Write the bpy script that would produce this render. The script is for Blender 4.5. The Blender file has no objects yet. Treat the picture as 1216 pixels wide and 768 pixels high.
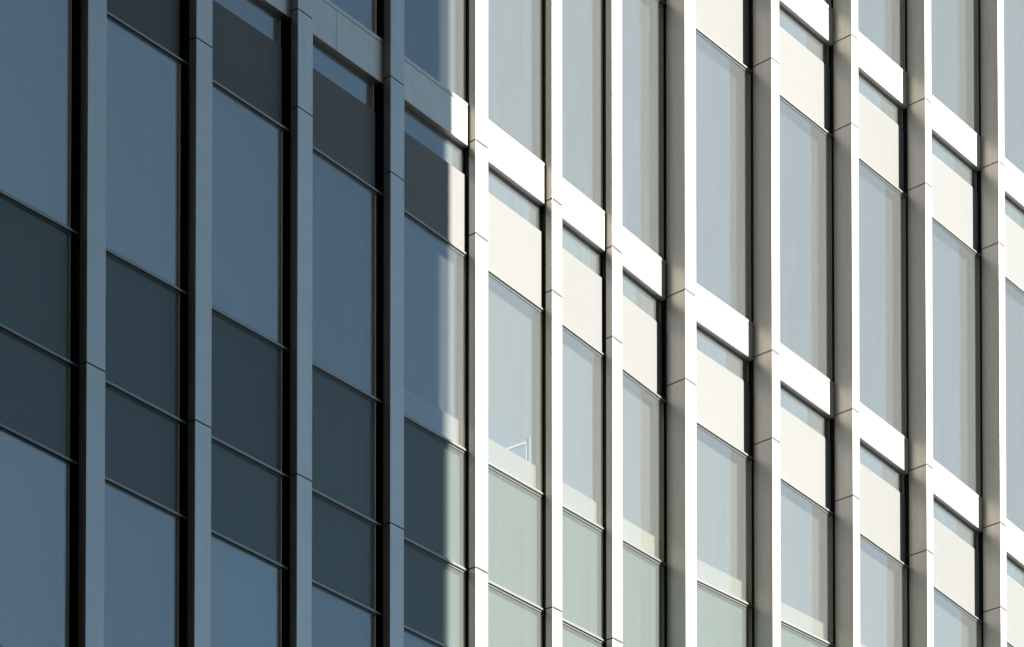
import bpy, bmesh, math, random
from mathutils import Vector
random.seed(7)
R = math.radians
SC = bpy.context.scene
COL = SC.collection

# ------------------------------------------------------------------ camera
EYE = 1.6
cam_d = bpy.data.cameras.new("camera")
cam = bpy.data.objects.new("camera", cam_d)
COL.objects.link(cam)
SC.camera = cam
cam.location = (0, 0, EYE)
cam.rotation_euler = (R(90 + 1.6), 0, 0)
cam_d.sensor_width = 36
cam_d.lens = 36 * 3300 / 1216
cam_d.shift_x = 0
cam_d.shift_y = (2007.82 - 384) / 1216
cam_d.clip_start = 0.1
cam_d.clip_end = 4000

# ------------------------------------------------------------------ plan of the facade
UL = Vector((0.58365633, 0.81200079)); NL = Vector((UL.y, -UL.x))
UR = Vector((0.65124577, 0.75886689)); NR = Vector((UR.y, -UR.x))
P0 = Vector((-2.77955611, 23.8388899))
TC = 7.65055
PC = P0 + UL * TC
def plan(t, n):
    return P0 + UL * t + NL * n if t < TC - 1e-6 else PC + UR * (t - TC) + NR * n
def W(t, n, z):
    p = plan(t, n)
    return Vector((p.x, p.y, z + EYE))

# ------------------------------------------------------------------ sun and sky
SUN_EL = R(32)
az = math.atan2(NL.y, NL.x) + R(17.5)
sun_dir = Vector((math.cos(SUN_EL) * math.cos(az), math.cos(SUN_EL) * math.sin(az), math.sin(SUN_EL)))
sd = bpy.data.lights.new("sun", 'SUN')
sd.energy = 5.0
sd.angle = R(0.32)
sd.color = (1.0, 0.925, 0.79)
sun = bpy.data.objects.new("sun", sd)
COL.objects.link(sun)
sun.location = (0, 0, 60)
sun.rotation_euler = sun_dir.to_track_quat('Z', 'Y').to_euler()
world = bpy.data.worlds.new("World")
SC.world = world
world.use_nodes = True
wn = world.node_tree
bg = wn.nodes['Background']
sky = wn.nodes.new('ShaderNodeTexSky')
sky.sky_type = 'NISHITA'
sky.sun_disc = False
sky.sun_elevation = SUN_EL
sky.sun_rotation = math.atan2(sun_dir.x, sun_dir.y)
sky.air_density = 1.0
sky.dust_density = 0.5
sky.ozone_density = 3.0
tint = wn.nodes.new('ShaderNodeVectorMath'); tint.operation = 'MULTIPLY'
tint.inputs[1].default_value = (.86, 1.0, .91)
wn.links.new(sky.outputs[0], tint.inputs[0]); wn.links.new(tint.outputs[0], bg.inputs[0])
bg.inputs[1].default_value = 0.05
SC.view_settings.view_transform = 'Standard'
SC.view_settings.look = 'None'
SC.view_settings.gamma = 1
SC.view_settings.use_curve_mapping = False
SC.view_settings.exposure = 1.55

# ------------------------------------------------------------------ materials
def mat(name, color, rough=0.5, spec=0.5, metallic=0.0, mottle=0.0, streak=0.0, bump=0.0, scale=6.0, coat=0.0):
    m = bpy.data.materials.new(name); m.use_nodes = True
    nt = m.node_tree; b = nt.nodes['Principled BSDF']
    b.inputs['Base Color'].default_value = (*color, 1)
    b.inputs['Roughness'].default_value = rough
    b.inputs['Specular IOR Level'].default_value = spec
    b.inputs['Metallic'].default_value = metallic
    b.inputs['Coat Weight'].default_value = coat
    b.inputs['Coat Roughness'].default_value = 0.15
    tc = nt.nodes.new('ShaderNodeTexCoord')
    if mottle or streak:
        last = None
        for amt, sc3, det in ((mottle, (scale, scale, scale), 4), (streak, (34, 34, 0.8), 5)):
            if not amt: continue
            mp = nt.nodes.new('ShaderNodeMapping'); mp.inputs['Scale'].default_value = sc3
            nt.links.new(tc.outputs['Object'], mp.inputs[0])
            nz = nt.nodes.new('ShaderNodeTexNoise'); nz.inputs['Scale'].default_value = 1; nz.inputs['Detail'].default_value = det
            nt.links.new(mp.outputs[0], nz.inputs['Vector'])
            mr = nt.nodes.new('ShaderNodeMapRange')
            mr.inputs['From Min'].default_value = 0.3; mr.inputs['From Max'].default_value = 0.7
            mr.inputs['To Min'].default_value = 1 - amt; mr.inputs['To Max'].default_value = 1 + amt * 0.6
            nt.links.new(nz.outputs['Fac'], mr.inputs['Value'])
            if last is None: last = mr.outputs[0]
            else:
                mu = nt.nodes.new('ShaderNodeMath'); mu.operation = 'MULTIPLY'
                nt.links.new(last, mu.inputs[0]); nt.links.new(mr.outputs[0], mu.inputs[1]); last = mu.outputs[0]
        oi = nt.nodes.new('ShaderNodeObjectInfo')          # no two panels come out of the paint shop quite alike
        va = nt.nodes.new('ShaderNodeMapRange'); va.inputs['To Min'].default_value = .955; va.inputs['To Max'].default_value = 1.045
        nt.links.new(oi.outputs['Random'], va.inputs['Value'])
        m3 = nt.nodes.new('ShaderNodeMath'); m3.operation = 'MULTIPLY'
        nt.links.new(last, m3.inputs[0]); nt.links.new(va.outputs[0], m3.inputs[1]); last = m3.outputs[0]
        vm = nt.nodes.new('ShaderNodeVectorMath'); vm.operation = 'SCALE'
        vm.inputs[0].default_value = color
        nt.links.new(last, vm.inputs['Scale'])
        nt.links.new(vm.outputs[0], b.inputs['Base Color'])
    if bump:
        nz = nt.nodes.new('ShaderNodeTexNoise'); nz.inputs['Scale'].default_value = 3.0; nz.inputs['Detail'].default_value = 2
        nt.links.new(tc.outputs['Object'], nz.inputs['Vector'])
        bp = nt.nodes.new('ShaderNodeBump'); bp.inputs['Strength'].default_value = bump; bp.inputs['Distance'].default_value = 0.01
        nt.links.new(nz.outputs['Fac'], bp.inputs['Height'])
        nt.links.new(bp.outputs[0], b.inputs['Normal'])
    return m

def glass(name, tint, refl, dirt=0.05, refl_tint=(1, 1, 1)):
    """coated pane: part mirror, part tinted see-through, a little dust in vertical streaks"""
    m = bpy.data.materials.new(name); m.use_nodes = True
    nt = m.node_tree; nt.nodes.remove(nt.nodes['Principled BSDF'])
    out = nt.nodes['Material Output']
    tr = nt.nodes.new('ShaderNodeBsdfTransparent'); tr.inputs[0].default_value = (*tint, 1)
    gl = nt.nodes.new('ShaderNodeBsdfGlossy'); gl.inputs['Roughness'].default_value = 0.02
    gl.inputs['Color'].default_value = (*refl_tint, 1)
    df = nt.nodes.new('ShaderNodeBsdfDiffuse'); df.inputs[0].default_value = (.55, .59, .63, 1)
    lw = nt.nodes.new('ShaderNodeLayerWeight'); lw.inputs[0].default_value = 0.35
    mr = nt.nodes.new('ShaderNodeMapRange'); mr.inputs['To Min'].default_value = refl * 0.7; mr.inputs['To Max'].default_value = min(1, refl * 3)
    nt.links.new(lw.outputs['Fresnel'], mr.inputs['Value'])
    mx = nt.nodes.new('ShaderNodeMixShader')
    oi = nt.nodes.new('ShaderNodeObjectInfo')
    va = nt.nodes.new('ShaderNodeMapRange'); va.inputs['To Min'].default_value = .88; va.inputs['To Max'].default_value = 1.14
    nt.links.new(oi.outputs['Random'], va.inputs['Value'])
    mm = nt.nodes.new('ShaderNodeMath'); mm.operation = 'MULTIPLY'
    nt.links.new(mr.outputs[0], mm.inputs[0]); nt.links.new(va.outputs[0], mm.inputs[1])
    nt.links.new(mm.outputs[0], mx.inputs[0]); nt.links.new(tr.outputs[0], mx.inputs[1]); nt.links.new(gl.outputs[0], mx.inputs[2])
    tc = nt.nodes.new('ShaderNodeTexCoord')
    mp = nt.nodes.new('ShaderNodeMapping'); mp.inputs['Scale'].default_value = (22, 22, 0.7)
    nt.links.new(tc.outputs['Object'], mp.inputs[0])
    nz = nt.nodes.new('ShaderNodeTexNoise'); nz.inputs['Scale'].default_value = 1; nz.inputs['Detail'].default_value = 6
    nt.links.new(mp.outputs[0], nz.inputs['Vector'])
    m2 = nt.nodes.new('ShaderNodeMapRange'); m2.inputs['From Min'].default_value = .35; m2.inputs['From Max'].default_value = .75
    m2.inputs['To Min'].default_value = dirt * .93; m2.inputs['To Max'].default_value = dirt * 1.1
    nt.links.new(nz.outputs['Fac'], m2.inputs['Value'])
    mx2 = nt.nodes.new('ShaderNodeMixShader')
    nt.links.new(m2.outputs[0], mx2.inputs[0]); nt.links.new(mx.outputs[0], mx2.inputs[1]); nt.links.new(df.outputs[0], mx2.inputs[2])
    # slight waviness of the float glass
    n3 = nt.nodes.new('ShaderNodeTexNoise'); n3.inputs['Scale'].default_value = 1.3; n3.inputs['Detail'].default_value = 1
    nt.links.new(tc.outputs['Object'], n3.inputs['Vector'])
    bp = nt.nodes.new('ShaderNodeBump'); bp.inputs['Strength'].default_value = .12; bp.inputs['Distance'].default_value = .01
    nt.links.new(n3.outputs['Fac'], bp.inputs['Height']); nt.links.new(bp.outputs[0], gl.inputs['Normal'])
    nt.links.new(mx2.outputs[0], out.inputs['Surface'])
    return m

M = dict(
    head=mat("blue_grey_lining", (.22, .25, .28), .6, .2),
    white=mat("white_aluminium", (.45, .44, .42), .33, .4, metallic=.62, mottle=.04, streak=.06, bump=.02),
    beam=mat("white_coated_beam", (.57, .565, .545), .4, .4, metallic=.36, mottle=.05, streak=.07, bump=.02),
    rail=mat("rail_aluminium", (.30, .305, .295), .35, .4, metallic=.5, mottle=.05),
    dark=mat("black_gasket", (.008, .009, .009), .5, .25),
    cream=mat("cream_panel", (.223, .233, .248), .6, .06, mottle=.015, streak=.015),
    green=mat("green_grey_back_panel", (.084, .102, .102), .5, .1, mottle=.03, streak=.015),
    jamb=mat("beige_jamb", (.74, .68, .50), .6, .2, mottle=.05),
    blind=mat("pale_blind", (.225, .207, .175), .8, .05, mottle=.04, streak=.05),
    tallblind=mat("grey_blind", (.140, .132, .120), .8, .05, mottle=.05, streak=.06),
    strip=mat("strip_blind", (.24, .24, .225), .8, .05, mottle=.05, streak=.22),
    curtain=mat("pale_upstand", (.56, .48, .38), .7, .1, mottle=.03),
    bluec=mat("blue_grey_board", (.17, .19, .21), .7, .2),
    tube=mat("white_tube", (.75, .74, .70), .4, .4),
    glass=glass("window_glass", (.80, .84, .86), .102, .095),
    sglass=glass("spandrel_glass", (.88, .93, .92), .017, .10),
    stone=mat("dark_render", (.03, .032, .034), .7, .2, mottle=.15),
    pale=mat("pale_render", (.30, .30, .29), .8, .2, mottle=.1),
    ground=mat("paving", (.05, .05, .05), .85, .2, mottle=.25, scale=1.5),
)

# ------------------------------------------------------------------ mesh helpers
def tag(o, label=None, cat=None, group=None, kind=None):
    if label: o['label'] = label
    if cat: o['category'] = cat
    if group: o['group'] = group
    if kind: o['kind'] = kind
    return o
def build(name, boxes, m, parent=None, bevel=0.0):
    """boxes: list of 8-corner tuples (4 bottom, 4 top) -> ONE mesh object with its origin at its centre"""
    vs = []; fs = []
    for b in boxes:
        k = len(vs); vs += list(b)
        fs += [(k, k+3, k+2, k+1), (k+4, k+5, k+6, k+7), (k, k+1, k+5, k+4), (k+1, k+2, k+6, k+5), (k+2, k+3, k+7, k+6), (k+3, k, k+4, k+7)]
    c = sum(vs, Vector()) / len(vs)
    me = bpy.data.meshes.new(name)
    me.from_pydata([tuple(v - c) for v in vs], [], fs)
    bm = bmesh.new(); bm.from_mesh(me); bmesh.ops.recalc_face_normals(bm, faces=bm.faces); bm.to_mesh(me); bm.free()
    me.materials.append(m)
    o = bpy.data.objects.new(name, me); COL.objects.link(o)
    if bevel:
        bv = o.modifiers.new("edge", 'BEVEL'); bv.width = bevel; bv.segments = 2; bv.limit_method = 'ANGLE'
    o.location = c
    if parent is not None:
        # world placement is kept: every parent sits unrotated at a known location
        pl = Vector(parent['_w']) if '_w' in parent else Vector((0, 0, 0))
        o.parent = parent; o.location = c - pl
    o['_w'] = tuple(c)
    return o
def box(t0, t1, n0, n1, zb, zt):
    """zb, zt: numbers or functions of t"""
    fb = zb if callable(zb) else (lambda t: zb); ft = zt if callable(zt) else (lambda t: zt)
    r = []
    for f in (fb, ft):
        for (t, n) in ((t0, n0), (t1, n0), (t1, n1), (t0, n1)):
            e = t if (t1 <= TC + .02 or t0 >= TC - .02) else t
            r.append(W(e, n, f(t)))
    return tuple(r)
def wbox(x0, x1, y0, y1, z0, z1):
    return tuple(Vector(p) for p in ((x0,y0,z0),(x1,y0,z0),(x1,y1,z0),(x0,y1,z0),(x0,y0,z1),(x1,y0,z1),(x1,y1,z1),(x0,y1,z1)))
def bay_box(t0, t1, n0, n1, zb, zt):
    """a box inside one bay: both ends use the same wing, even when it touches the fold"""
    if t1 >= TC and t0 < TC: t1 = TC - 2e-4
    return box(t0, t1, n0, n1, zb, zt)

# ------------------------------------------------------------------ levels (metres above the eye, gently varying along the facade)
def poly(c, lo, hi):
    def f(t):
        t = min(max(t, lo), hi); r = 0
        for k in c: r = r * t + k
        return r
    return f
U  = poly([-0.00535, 0.07315, 15.86259], -5, 17)
T  = lambda t: U(t) + .425
Q  = poly([-0.00517, 0.07134, 15.58194], -5, 17)
W1 = poly([-0.00497, 0.05765, 14.84797], -5, 17)
W0 = poly([-0.0012, 0.05726, 12.82205], -5, 12)
S  = poly([0.00074, 0.0368, 11.67925], -5, 9)
V  = poly([0.00119, 0.02742, 10.84733], -5, 8)
X0 = lambda t: V(t) - 1.80
Y0 = lambda t: X0(t) - 1.12
Z0 = lambda t: Y0(t) - .83
JA = poly([-0.00491, 0.06521, 15.93153], -5, 17)
JB = poly([-0.00508, 0.05381, 15.04318], -5, 17)
JC = lambda t: S(t)
U2 = poly([-0.00625, 20.59141], 4, 17)
T2 = lambda t: U2(t) + .43
Q2 = lambda t: U2(t) - .27 
W12 = poly([-0.00128, 0.02251, 19.33781], 4, 17)
JA2 = poly([-0.00714, 20.62157], 4, 17)
JB2 = poly([-0.00272, 19.50793], 4, 17)
U3 = lambda t: U2(t) + 4.5
TOP = 24.6
BOT = 7.9

FIN = [(-1.384, -1.161), (-0.057, 0.154), (1.307, 1.521), (2.669, 2.883), (4.031, 4.242), (5.355, 5.538), (6.472, 6.666),
       (7.666, 7.865), (9.300, 9.457), (10.941, 11.084), (12.564, 12.709), (14.305, 14.451)]
FIN = [(-2.74, -2.52)] + FIN + [(15.95, 16.10), (17.60, 17.75)]
DEP = [.085] * 8 + [.26] * 7

# ------------------------------------------------------------------ the setting
build('ground', [wbox(-600, 600, -600, 900, -.2, 0)], M['ground'])
tag(bpy.data.objects['ground'], kind='structure')

# ------------------------------------------------------------------ the building
base = W(5, 0, -EYE)
office = bpy.data.objects.new('office_building', None); COL.objects.link(office)
office.location = base; office['_w'] = tuple(base)
tag(office, 'office building facade of pale metal fins, white beams and tall windows, left third in shade', 'building')

E_ = .30                                        # how far the core stands behind the beam plane
for (x0, x1, in_) in ((-2.8, TC - .001, 0), (TC + .001, 18.2, 1)):
    build('core_wall', [box(x0, x1, -9, -E_, -EYE, TOP)], M['dark'], office)
    build('base_wall', [box(x0, x1, -E_ + .002, .02, -EYE, BOT)], M['pale'], office)
    build('roof_parapet', [box(x0, x1, -9.1, .30, TOP, TOP + .5)], M['white'], office)

def joints(t):
    js = [BOT, JC(t), JB(t), JA(t), JB2(t), JA2(t), TOP]
    return js
for i, (a, b) in enumerate(FIN):
    D = DEP[i]
    t_post = (a + .012, b - .012)
    segs = []; G = .0055
    js_a, js_b = joints(a), joints(b)
    for k in range(len(js_a) - 1):
        za0, za1, zb0, zb1 = js_a[k] + G, js_a[k+1] - G, js_b[k] + G, js_b[k+1] - G
        f0 = lambda t, za0=za0, zb0=zb0: za0 + (zb0 - za0) * (t - a) / (b - a)
        f1 = lambda t, za1=za1, zb1=zb1: za1 + (zb1 - za1) * (t - a) / (b - a)
        segs.append(box(a, b, 0, D, f0, f1))
    fin = build('fin', segs, M['white'], office, bevel=.003)
    build('mullion_post', [box(a + .004, b - .004, -E_ + .001, -.004, BOT, TOP), box(t_post[0], t_post[1], -.004, D - .012, BOT, TOP)], M['dark'], fin)

def lin(f, ta, tb):
    za, zb = f(ta), f(tb)
    return lambda t: za + (zb - za) * (t - ta) / (tb - ta)

def window(ta, tb, g, lo, hi, kind, deep=.10):
    """a glazed unit: pane in front, beige lining round a shallow box, blind or back panel behind"""
    lo = lin(lo, ta, tb); hi = lin(hi, ta, tb)
    up = lambda f, d: (lambda t: f(t) + d)
    F = .012
    if kind == 'spandrel': name = 'spandrel_panel'; gm = M['sglass']; bm_ = M['green']; deep = .045
    else: name = 'window'; gm = M['glass']; bm_ = M['strip'] if kind == 'strip' else M['tallblind'] if kind == 'tall' else M['blind']
    n_out = -g
    # the pane is the part; linings, blind and upstand behind it are its sub-parts
    fr = build(name, [bay_box(ta + F + .001, tb - F - .001, n_out - .014, n_out - .006, up(lo, F + .001), up(hi, -F - .001))], gm, office)
    build('sill_lining', [bay_box(ta, tb, n_out - deep, n_out, lo, up(lo, F - .001))], M['head'], fr)
    build('head_lining', [bay_box(ta, tb, n_out - deep, n_out, up(hi, -F + .001), hi)], M['head'], fr)
    build('jamb', [bay_box(ta, ta + F, n_out - deep, n_out - .004, up(lo, F), up(hi, -F))], M['jamb'], fr)
    build('jamb', [bay_box(tb - F, tb, n_out - deep, n_out - .004, up(lo, F), up(hi, -F))], M['jamb'], fr)
    bk0, bk1 = n_out - deep - .012, n_out - deep - .001
    if kind == 'tall_sill' and ta > 2.8:
        cut = lambda t: lo(t) + (hi(t) - lo(t)) * .152
        build('blind', [bay_box(ta, tb, bk0, bk1, up(cut, .001), hi)], bm_, fr)
        build('upstand', [bay_box(ta + F + .001, tb - F - .001, bk0, bk1 + .045, up(lo, F), cut)], M['curtain'], fr)
    else:
        build('blind' if name == 'window' else 'back_panel', [bay_box(ta, tb, bk0, bk1, lo, hi)], bm_, fr)
    return fr

for i in range(len(FIN) - 1):
    a, b = FIN[i][1], FIN[i + 1][0]
    ta, tb = a + .003, b - .003
    gp = None
    if i <= 3: g = .022; gap = .075; gp = .05
    elif i <= 6: g = .030; gap = .004
    else: g = .022; gap = .004; gp = .05
    wb = tb - gap
    if gp is None: gp = g
    pb = tb - .060 if i <= 3 else wb
    # ---- beams, three storeys of them
    for k, (ub, ut) in enumerate(((U, T), (U2, T2))):
        ub_, ut_ = lin(ub, ta, tb), lin(ut, ta, tb)
        cap = lambda t: ut_(t) - .045
        cap2 = lambda t: ut_(t) - .040
        seam = ta + (tb - ta) * (.38 if i % 2 else .38)
        bx = [bay_box(ta, seam - .0012, -E_ + .001, 0, ub_, cap), bay_box(seam + .0012, tb, -E_ + .001, 0, ub_, cap)] if i == 3 else [bay_box(ta, tb, -E_ + .001, 0, ub_, cap)]
        be = build('beam', bx, M['beam'], office, bevel=.002)
        build('sill_cap', [bay_box(ta, tb, -E_ + .001, 0.002, cap2, ut_)], M['beam'], be, bevel=.003)
    # ---- transom rails
    for lev in (W1, W0, S, V, X0, W12):
        l_ = lin(lev, ta, tb)
        r_ = build('transom', [bay_box(ta, wb, -g - .09, -g + .016, lambda t: l_(t) - .02, l_), bay_box(wb - .0, tb, -g - .09, -g + .016, lambda t: l_(t) - .02, l_)], M['rail'], office, bevel=.002)
    dn = lambda f: (lambda t: f(t) - .026)
    upp = lambda f: (lambda t: f(t) + .004)
    # ---- opaque cream panels under each beam and the glazed strip between panel and beam
    for (q, w, u) in ((Q, W1, U), (Q2, W12, U2)):
        pt = tb if i >= 7 else pb
        q_, w_ = lin(q, ta, tb), lin(w, ta, tb)
        build('infill_panel', [bay_box(ta, pt, -gp - .05, -gp, upp(w_), q_)], M['cream'], office, bevel=.0015)
        window(ta, pb - .01, (.05 if 4 <= i <= 6 else gp) + .004, lambda t, q_=q_: q_(t) + .004, lambda t, u=u: u(t) - .004, 'strip', .03)
    # ---- windows and spandrels
    window(ta, wb, g, upp(W0), dn(W1), 'tall_sill')
    window(ta, wb, g, upp(T), dn(W12), 'tall')
    window(ta, wb, g, upp(T2), lambda t: TOP - .003, 'tall')
    window(ta, wb, g, upp(S), dn(W0), 'spandrel')
    window(ta, wb, g, upp(V), dn(S), 'spandrel')
    window(ta, wb, g, upp(X0), dn(V), 'tall_sill')
    window(ta, wb, g, lambda t: BOT + .003, dn(X0), 'spandrel')

# ------------------------------------------------------------------ the chair behind the glass of the first sunlit bay
def bar(p, q, r, seg=10):
    p, q = W(*p), W(*q); d = (q - p); u = d.normalized()
    a = u.orthogonal().normalized(); b = u.cross(a)
    return [[e + (a * math.cos(2 * math.pi * k / seg) + b * math.sin(2 * math.pi * k / seg)) * r for k in range(seg)] for e in (p, q)]
def tube_obj(name, bars, m, parent):
    vs = []; fs = []
    for (r0, r1) in bars:
        k = len(vs); n = len(r0); vs += r0 + r1
        fs += [(k + i, k + (i + 1) % n, k + n + (i + 1) % n, k + n + i) for i in range(n)]
        fs += [tuple(range(k, k + n))[::-1], tuple(range(k + n, k + 2 * n))]
    c = sum(vs, Vector()) / len(vs)
    me = bpy.data.meshes.new(name); me.from_pydata([tuple(v - c) for v in vs], [], fs); me.materials.append(m)
    o = bpy.data.objects.new(name, me); COL.objects.link(o); o.parent = parent
    o.location = c - Vector(parent['_w']); o['_w'] = tuple(c)
    return o
cz = 13.18
chair = bpy.data.objects.new('chair', None); COL.objects.link(chair)
chair.location = W(4.9, -.10, cz); chair['_w'] = tuple(chair.location)
tag(chair, 'chair with blue grey back and white tube arm seen through a sunlit window', 'chair')
bk = build('backrest', [box(4.34, 4.885, -.122, -.104, cz + .02, lambda t: 13.55 + (t - 4.5) * .12)], M['bluec'], chair, bevel=.006)
build('seat', [box(4.885, 5.15, -.124, -.104, cz + .02, lambda t: 13.40 + (t - 4.885) * .55)], M['bluec'], chair, bevel=.004)
tube_obj('armrest', [bar((4.80, -.104, 13.365), (5.145, -.104, 13.572), .009)], M['tube'], chair)
tube_obj('leg', [bar((5.145, -.104, 13.572), (5.16, -.104, cz), .011)], M['tube'], chair)
tube_obj('leg', [bar((5.222, -.106, 13.66), (5.222, -.106, cz), .011)], M['tube'], chair)

# ------------------------------------------------------------------ neighbour outside the frame that shades the left bays, and an added sky blocker
az_h = Vector((math.cos(az), math.sin(az)))
Epos = plan(3.77, 0) + az_h * 15.0
e_l = Vector((az_h.y, -az_h.x))
if e_l.dot(UL) > 0: e_l = -e_l
c0 = Epos; c1 = Epos + e_l * 34; c2 = c1 + az_h * 12; c3 = Epos + az_h * 12 + e_l * .6
def vbox(cs, z0, z1):
    return tuple([Vector((c.x, c.y, z0)) for c in cs] + [Vector((c.x, c.y, z1)) for c in cs])
nb = build('neighbouring_block', [vbox((c0, c1, c2, c3), 0, 34)], M['stone'])
tag(nb, 'dark office block outside the frame whose edge shades the left bays', 'building')
q0 = plan(-26, -6); q1 = plan(-26, 60)  # unseen slab added behind the viewer so the fins' left sides stay dark
d_ = (q1 - q0).normalized(); s_ = -UL
cb = build('added_sky_blocker', [vbox((q0, q1, q1 + s_ * 12, q0 + s_ * 12), 0, 80)], M['stone'])
tag(cb, 'unseen dark block added behind the viewer to keep sky light off the fin sides', 'building')

for o in bpy.data.objects:
    if '_w' in o: del o['_w']
